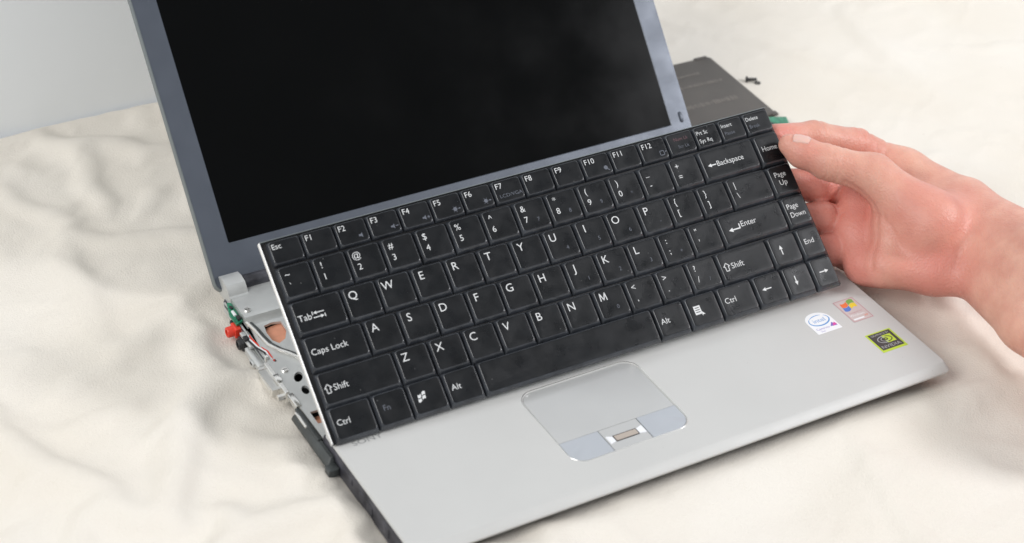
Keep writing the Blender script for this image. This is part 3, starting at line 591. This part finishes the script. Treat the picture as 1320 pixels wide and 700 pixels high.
        arrow(b, 12.4, -9.6, 5.0, -9.6, z, .7, 2.6); bar(b, 12.2, -9.4, 12.2, -7.0, .7, z + .01); put_text(b, 'Enter', 13.4, -7.6, 3.2, z, 0, 'l')
    elif k == 'Home': put_text(b, 'Home', w_ / 2 - .4, -8.6, 3.0, z, 0, sx=.92)
    elif k == 'PgUp': put_text(b, 'Page', w_ / 2 - .9, -5.8, 3.0, z, 0, sx=.95); put_text(b, 'Up', w_ / 2 - .7, -10.6, 3.0, z)
    elif k == 'PgDn': put_text(b, 'Page', 2.6, -6.0, 3.0, z, 0, 'l', sx=.95); put_text(b, 'Down', 3.0, -11.0, 3.0, z, 0, 'l', sx=.92)
    elif k == 'End': put_text(b, 'End', 6.4, -8.4, 3.0, z)
    elif k == 'Up': arrow(b, 7, -11.6, 7, -6.2, z, .6, 2.2)
    elif k == 'Down': arrow(b, 7, -6.4, 7, -11.8, z, .6, 2.2)
    elif k == 'Left': arrow(b, 10, -8.8, 4.2, -8.8, z, .6, 2.2)
    elif k == 'Right': arrow(b, 4.6, -8.8, 10.4, -8.8, z, .6, 2.2)
    if k in NUM: put_text(b, NUM[k], 11.6, -12.2, 2.2, z, 1)
    return b
built = {}
for k, u, v, wd, ht in rows:
    kk = (round(wd, 2), ht)
    if kk in built:
        o = bpy.data.objects.new('key', built[kk]); C.objects.link(o); o.parent = kb
    else:
        o = key_mesh(wd, ht, ht < .9).build('key', [M['key'], M['skirt_highlight']], kb, angle=60); built[kk] = o.data
    o.location = Vector((u * U, ky(v), random.uniform(-.06, .06))) * MM
    o.rotation_euler = (random.gauss(0, .006), random.gauss(0, .006), random.gauss(0, .0015))
    lg = legend(k, wd, ht)
    if lg.f: lg.build('legend', [M['white'], M['dim'], M['dimred'], M['key']], o, smooth=False)

# ------------------------------------------------------------------ hand: one continuous skin surface
J = dict(
    th0=(303.4,141.5,87.8), th1=(308.2,135.1,85.1), th2=(319.5,123.8,81.4), th3=(339.8,110.3,75.9), th4=(356.3,77.1,59.2),
    i0=(309.8,161.1,80.3), i1=(334.9,157.2,75.9), i2=(361.7,151.3,66.3), i3=(385.2,133.1,52.4),
    m0=(308.8,139.7,62.9), m1=(322.9,136.1,59.5), m2=(343.2,134.8,51.9), m3=(367.4,124.9,43.0),
    r0=(306.7,123.2,50.4), r1=(318.4,120.1,47.3), r2=(335.4,119.1,39.8), r3=(351.6,111.6,34.8),
    p0=(304.3,107.0,40.7), p1=(313.6,104.5,37.9), p2=(326.6,102.1,31.7), p3=(337.2,93.8,28.4),
    pad0=(347.1,125.1,49.7), pad1=(335.1,109.9,39.1), pad2=(325.5,91.6,31.3),
    wi=(395.4,92.4,52.2), wm=(387.5,79.7,47.4), wr=(377.3,69.7,41.9), wp=(364.6,62.2,35.8),
    hy0=(330.9,78.8,35.6), hy1=(352.4,62.0,37.6),
    fu0=(391.7,86.9,55.5), fu1=(387.4,20.9,63.3), fu2=(387.6,-49.4,68.0), fl0=(366.6,61.1,37.5), fl1=(360.0,-2.9,44.3), fl2=(359.3,-73.6,48.7),
    cr0=(321.0,110.3,75.1), cr1=(331.7,102.7,67.4), cr2=(326.2,89.2,54.5), cr3=(314.1,75.3,41.1),
    tc0=(350.5,104.2,66.8), tc1=(352.6,86.5,53.5), tc2=(361.3,67.3,42.0),
    ws0=(392.1,75.0,51.5), ws1=(373.8,66.1,44.1), ws2=(360.6,50.6,31.9), rg0=(348.6,103.9,63.9), rg1=(341.2,89.9,50.7), rg2=(331.0,78.4,39.1), wt0=(388,68,52), wt1=(370,60,44), wt2=(357,45,32), pl0=(338,96,58), pl1=(348,84,51), pl2=(352,70,42), pl3=(345,112,68), pl4=(372,80,50), nail=(304.5,139.5,101.0))
BACK = np.array((4.6, 5.9, -5.4))                                      # the three curled fingers sit behind the palm's edge
J = {k: np.array(v, float) + (BACK if k in ('m0', 'm1', 'm2', 'r0', 'r1', 'r2', 'p0', 'p1', 'p2') else 0) + np.array((-3.9, -4.3, 3.9)) for k, v in J.items()}
def cone(P, a, b, ra, rb):
    d = b - a; t = np.clip(((P - a) @ d) / (d @ d), 0, 1); return np.linalg.norm(P - a - t[:, None] * d, axis=1) - (ra + (rb - ra) * t)
def smin(a, b, k):
    h = np.maximum(k - np.abs(a - b), 0) / k; return np.minimum(a, b) - h * h * k * .25
def chain(P, names, radii, k=3):
    d = None
    for i in range(len(names) - 1):
        c = cone(P, J[names[i]], J[names[i + 1]], radii[i], radii[i + 1]); d = c if d is None else smin(d, c, k)
    return d
def sdf(P):
    fing = [chain(P, ['i0', 'i1', 'i2', 'i3'], [7.2, 8.5, 9.3, 11.5], 4), chain(P, ['m0', 'm1', 'm2', 'm3'], [8.2, 9.6, 10.2, 11.5], 4),
            chain(P, ['r0', 'r1', 'r2', 'r3'], [8, 9.4, 10, 11.5], 4), chain(P, ['p0', 'p1', 'p2', 'p3'], [6.6, 8.2, 8.8, 10.5], 4)]
    f = fing[0]
    for g in fing[1:]: f = smin(f, g, 1.2)
    palm = None
    for a, b, ra, rb in (('i3', 'wi', 12.5, 13.2), ('m3', 'wm', 12.5, 16), ('r3', 'wr', 12.5, 14), ('p3', 'wp', 11.2, 9.5), ('hy0', 'hy1', 11, 10.8), ('pad0', 'pad1', 9.8, 10.2), ('pad1', 'pad2', 10.2, 9.6), ('hy1', 'fl0', 10.8, 9.2), ('pad1', 'wr', 9, 13), ('pad0', 'wm', 9, 13)):
        c = cone(P, J[a], J[b], ra, rb); palm = c if palm is None else smin(palm, c, 11)
    arm = smin(chain(P, ['fu0', 'fu1', 'fu2'], [12, 18, 22], 6), chain(P, ['fl0', 'fl1', 'fl2'], [9.2, 15.5, 20], 6), 18)
    mid = cone(P, (J['fu0'] + J['fl0']) / 2, (J['fu2'] + J['fl2']) / 2, 14, 24); arm = smin(arm, mid, 16)
    palm = smin(palm, arm, 11)
    thumb = chain(P, ['th0', 'th1', 'th2', 'th3'], [5.8, 7.9, 9.4, 11.0], 5)
    thenar = chain(P, ['th3', 'th4'], [11.0, 16.5]); thenar = smin(thenar, cone(P, J['th4'], J['wm'], 16.5, 12), 12)
    heel = smin(cone(P, J['rg0'], J['rg1'], 8.5, 8.5), cone(P, J['rg1'], J['rg2'], 8.5, 8.0), 4)      # edge of the palm heel, in front of the receding finger pads
    heel = smin(heel, smin(cone(P, J['rg1'], J['wr'], 8.5, 12), cone(P, J['rg2'], J['hy1'], 8, 10), 10), 8)
    palm = smin(palm, heel, 4)
    A = smin(smin(palm, thenar, 9), thumb, 6)
    k = 1.2 + 7 / (1 + np.exp(-(P[:, 0] - 352) / 5)); return smin(A, f, k)
def surface_nets(lo, hi, h):
    ax = [np.arange(lo[i], hi[i] + h, h) for i in range(3)]; n = [len(a) for a in ax]
    G = np.stack(np.meshgrid(*ax, indexing='ij'), -1).reshape(-1, 3); V = np.empty(len(G))
    for s in range(0, len(G), 400000): V[s:s + 400000] = sdf(G[s:s + 400000])
    V = V.reshape(n); S = V < 0; c = [np.arange(k - 1) for k in n]
    corner = lambda a, dx, dy, dz: a[dx:n[0] - 1 + dx, dy:n[1] - 1 + dy, dz:n[2] - 1 + dz]
    cnt = sum(corner(S, x, y, z).astype(int) for x in (0, 1) for y in (0, 1) for z in (0, 1)); act = (cnt > 0) & (cnt < 8)
    acc = np.zeros(act.shape + (3,)); num = np.zeros(act.shape)
    for ax_ in range(3):
        for p in (0, 1):
            for q_ in (0, 1):
                o0 = [p, q_]; o0.insert(ax_, 0); o1 = list(o0); o1[ax_] = 1
                a, b = corner(V, *o0), corner(V, *o1); m = (a < 0) != (b < 0); t = np.where(m, a / np.where(m, a - b, 1), 0)
                pos = np.zeros(act.shape + (3,)); pos[...] = o0; pos[..., ax_] = t; acc += pos * m[..., None]; num += m
    idx = -np.ones(act.shape, int); ii = np.argwhere(act); idx[act] = np.arange(len(ii))
    verts = (ii + acc[act] / num[act][:, None]) * h + np.array(lo); faces = []
    for ax_ in range(3):
        o = [i for i in range(3) if i != ax_]
        sl0 = [slice(1, -1)] * 3; sl0[ax_] = slice(0, -1); sl1 = [slice(1, -1)] * 3; sl1[ax_] = slice(1, None)
        e = np.argwhere(S[tuple(sl0)] != S[tuple(sl1)])
        e[:, o[0]] += 1; e[:, o[1]] += 1
        def cell(d0, d1): k = e.copy(); k[:, o[0]] -= d0; k[:, o[1]] -= d1; return idx[k[:, 0], k[:, 1], k[:, 2]]
        faces.append(np.stack([cell(0, 0), cell(1, 0), cell(1, 1), cell(0, 1)], -1))
    return verts, np.concatenate(faces)
def grad(P, e=.4): return np.stack([(sdf(P + d) - sdf(P - d)) for d in np.eye(3) * e], -1)
def build_hand():
    V, F = surface_nets((288, -100, 5), (425, 178, 112), 1.2)
    N = grad(V); N /= np.linalg.norm(N, axis=1)[:, None] + 1e-9
    def pdist(pts):
        d = np.full(len(V), 1e9)
        for a, b in zip(pts[:-1], pts[1:]): d = np.minimum(d, cone(V, a, b, 0, 0))
        return d
    disp = np.zeros(len(V))
    for names, dep, wd in ((['cr0', 'cr1', 'cr2', 'cr3'], 0.8, 1.6), (['tc0', 'tc1', 'tc2'], 1.3, 2.0), (['ws0', 'ws1', 'ws2'], .9, 1.3), (['wt0', 'wt1', 'wt2'], .6, 1.1), (['pl0', 'pl1', 'pl2'], .8, 1.4), (['pl3', 'tc1', 'pl4'], .6, 1.2)):
        pts = [J[n] for n in names]; fine = []
        for a, b in zip(pts[:-1], pts[1:]):
            for t in np.linspace(0, 1, 6)[:-1]: fine.append(a + (b - a) * t)
        fine = np.array(fine + [pts[-1]])
        for _ in range(4): fine -= (sdf(fine))[:, None] * (lambda g: g / (np.linalg.norm(g, axis=1)[:, None] + 1e-9))(grad(fine))
        d = pdist(list(fine)); disp += dep * np.exp(-(d / wd) ** 2)
    def cross_crease(a, b, t, dep, wd):                                # a skin fold running round a finger joint
        p = J[a] + (J[b] - J[a]) * t; ax = (J[b] - J[a]) / np.linalg.norm(J[b] - J[a]); r = np.linalg.norm(V - p, axis=1)
        return dep * np.exp(-(((V - p) @ ax) / wd) ** 2) * (r < 14)
    for a, b, t in (('i1', 'i2', 0.02), ('i1', 'i2', .95), ('i2', 'i3', .45), ('i2', 'i3', .1), ('th2', 'th3', -.06), ('th2', 'th3', .05), ('th2', 'th3', .16), ('m1', 'm2', .1), ('r1', 'r2', .1)): disp += cross_crease(a, b, t, .7, 1.1)
    V2 = V - N * disp[:, None]
    base = (J['wm'] + J['wr']) / 2
    me = bpy.data.meshes.new('hand'); me.from_pydata(((V2 - base) * MM).tolist(), [], F.tolist()); me.materials.append(M['skin'])
    me.polygons.foreach_set('use_smooth', [True] * len(me.polygons))
    bm = bmesh.new(); bm.from_mesh(me); bmesh.ops.recalc_face_normals(bm, faces=bm.faces); bm.to_mesh(me); bm.free()
    g = lambda n, s: np.exp(-(np.linalg.norm(V - J[n], axis=1) / s) ** 2)
    fl = .9 * np.maximum.reduce([g('i0', 18), g('m1', 24), g('r1', 24), g('p1', 24), g('hy1', 30), .75 * g('th4', 34), 1.1 * g('pad0', 24), 1.1 * g('pad1', 30), 1.1 * g('pad2', 24), .6 * g('th1', 14), .7 * g('i2', 16)])  # stronger red at pads and curled fingers paints in their shade
    at = me.attributes.new('flush_and_shade', 'FLOAT', 'POINT'); at.data.foreach_set('value', np.clip(fl, 0, 1).astype(np.float32))
    o = bpy.data.objects.new('hand', me); C.objects.link(o); o.location = Vector(base) * MM
    sm = o.modifiers.new('sm', 'SMOOTH'); sm.factor = .5; sm.iterations = 2
    tag(o, 'bare right hand pinching the right edge of the lifted keyboard', 'hand')
    # thumbnail laid on the skin
    ax = J['th0'] - J['th2']; ax /= np.linalg.norm(ax)
    up = J['nail'] - J['th1']; up -= ax * (up @ ax); up /= np.linalg.norm(up); sd = np.cross(ax, up)
    c0 = J['th1'] * .6 + J['th0'] * .4; nu, nv = 17, 15; pts = []
    for i in range(nu):
        for j in range(nv):
            s, t = i / (nu - 1) * 2 - 1, j / (nv - 1) * 2 - 1
            a = ax * (s * 4.8 * (1 - .18 * t * t * (1 if s > 0 else .6))) + sd * (t * 4.5 * (1 - .15 * (abs(s) ** 3)))
            pts.append(c0 + a + up * 16)
    P = np.array(pts)
    for _ in range(40): P -= up * np.clip(sdf(P), -2, 3)[:, None] * .8
    lift = np.array([(.30 + .15 * (i / (nu - 1))) if 0 < i and 0 < j < nv - 1 else -.3 for i in range(nu) for j in range(nv)])
    P += up * lift[:, None] - base
    me = bpy.data.meshes.new('fingernail'); me.from_pydata((P * MM).tolist(), [], [(i * nv + j, i * nv + j + 1, (i + 1) * nv + j + 1, (i + 1) * nv + j) for i in range(nu - 1) for j in range(nv - 1)])
    me.materials.append(M['nail']); me.polygons.foreach_set('use_smooth', [True] * len(me.polygons))
    n = bpy.data.objects.new('fingernail', me); C.objects.link(n); n.parent = o
    so = n.modifiers.new('t', 'SOLIDIFY'); so.thickness = .0005; so.offset = -1
build_hand()

# ------------------------------------------------------------------ things on the cloth behind the laptop
cp = tag(empty('cover_panel', (330, 318, CLOTH)), 'dark brown-grey plastic panel with faint moulded marks lying behind the screen', 'panel')
q = MB(); PL = lambda i, z: rrect(-75 + i, -44 + i, 72 - i, 36 - i, 2, z, 3)
q.loft([PL(.8, .3), PL(0, 1), PL(0, 2.6), PL(.5, 3.1)]); q.box(60, 70, 34.5, 37.5, .6, 3.4, .4); q.box(69, 73.5, -45, -41, .8, 2.8, .4)
q.build('board', M['plate'], cp)
q = MB(); rr = random.Random(3)
for y, a, b, hh in ((19, 20, 52, 2.6), (6, 14, 62, 3.6), (-17, 8, 60, 5.0), (-22, -50, 2, 3), (2, -60, 0, 3)):
    x = a
    while x < b:
        wdt = rr.uniform(.5, .9); top = hh * rr.uniform(.6, 1); q.box(x, x + wdt, y - top / 2, y + top / 2, 2.9, 3.22, .05); x += wdt + rr.uniform(.7, 1.6)
q.build('moulded_marks', M['emboss'], cp); cp.rotation_euler = (0, 0, -.035)
# small screw lying on its side
sw = tag(empty('screw', (411, 317, cloth_z(411, 317) - .3)), 'tiny dark screw lying on the cloth beside the dark panel', 'screw')
rg = lambda x, r: [(x, r * math.cos(a), 1.7 + r * math.sin(a)) for a in [k * math.pi / 6 for k in range(12)]]
MB().loft([rg(0, 1.5), rg(.3, 2.1), rg(1.2, 2.2), rg(1.5, 1.9)]).build('screw_head', M['screw'], sw)
MB().loft([rg(-k * .45, .95 if k % 2 else 1.2) for k in range(14)]).build('shank', M['screw'], sw); sw.rotation_euler = (0, .12, 2.5)
sw2 = tag(empty('washer', (415.5, 312.5, cloth_z(415.5, 312.5))), 'tiny dark washer next to the small screw', 'washer')
rr_ = lambda r, z: circ(0, 0, r, r, z, 16)
MB().loft([rr_(1, 0), rr_(2, 0), rr_(2, .6), rr_(1, .6), rr_(1, 0)], cap0=False, cap1=False).build('ring', M['screw'], sw2)
# green board behind the keyboard's corner
gb = tag(empty('circuit_board', (391, 259, CLOTH)), 'small green circuit board on the cloth behind the raised keyboard corner', 'circuit board')
q = MB(); q.box(-16, 9, -14, 9, 2.2, 3.6, .2); q.build('board', M['pcb'], gb)
MB().box(-10, -2, -8, 0, 3.7, 5.2, .2).build('chip', M['chip'], gb); MB().box(-14, -11, -10, 8, 3.7, 5.4, .2).build('connector', M['steel'], gb)
MB().box(-15, 8, -13, 8, 0.0, 2.1, .3).build('foam_backing', M['chip'], gb); gb.rotation_euler = (0, 0, -.4)
bpy.context.view_layer.update()
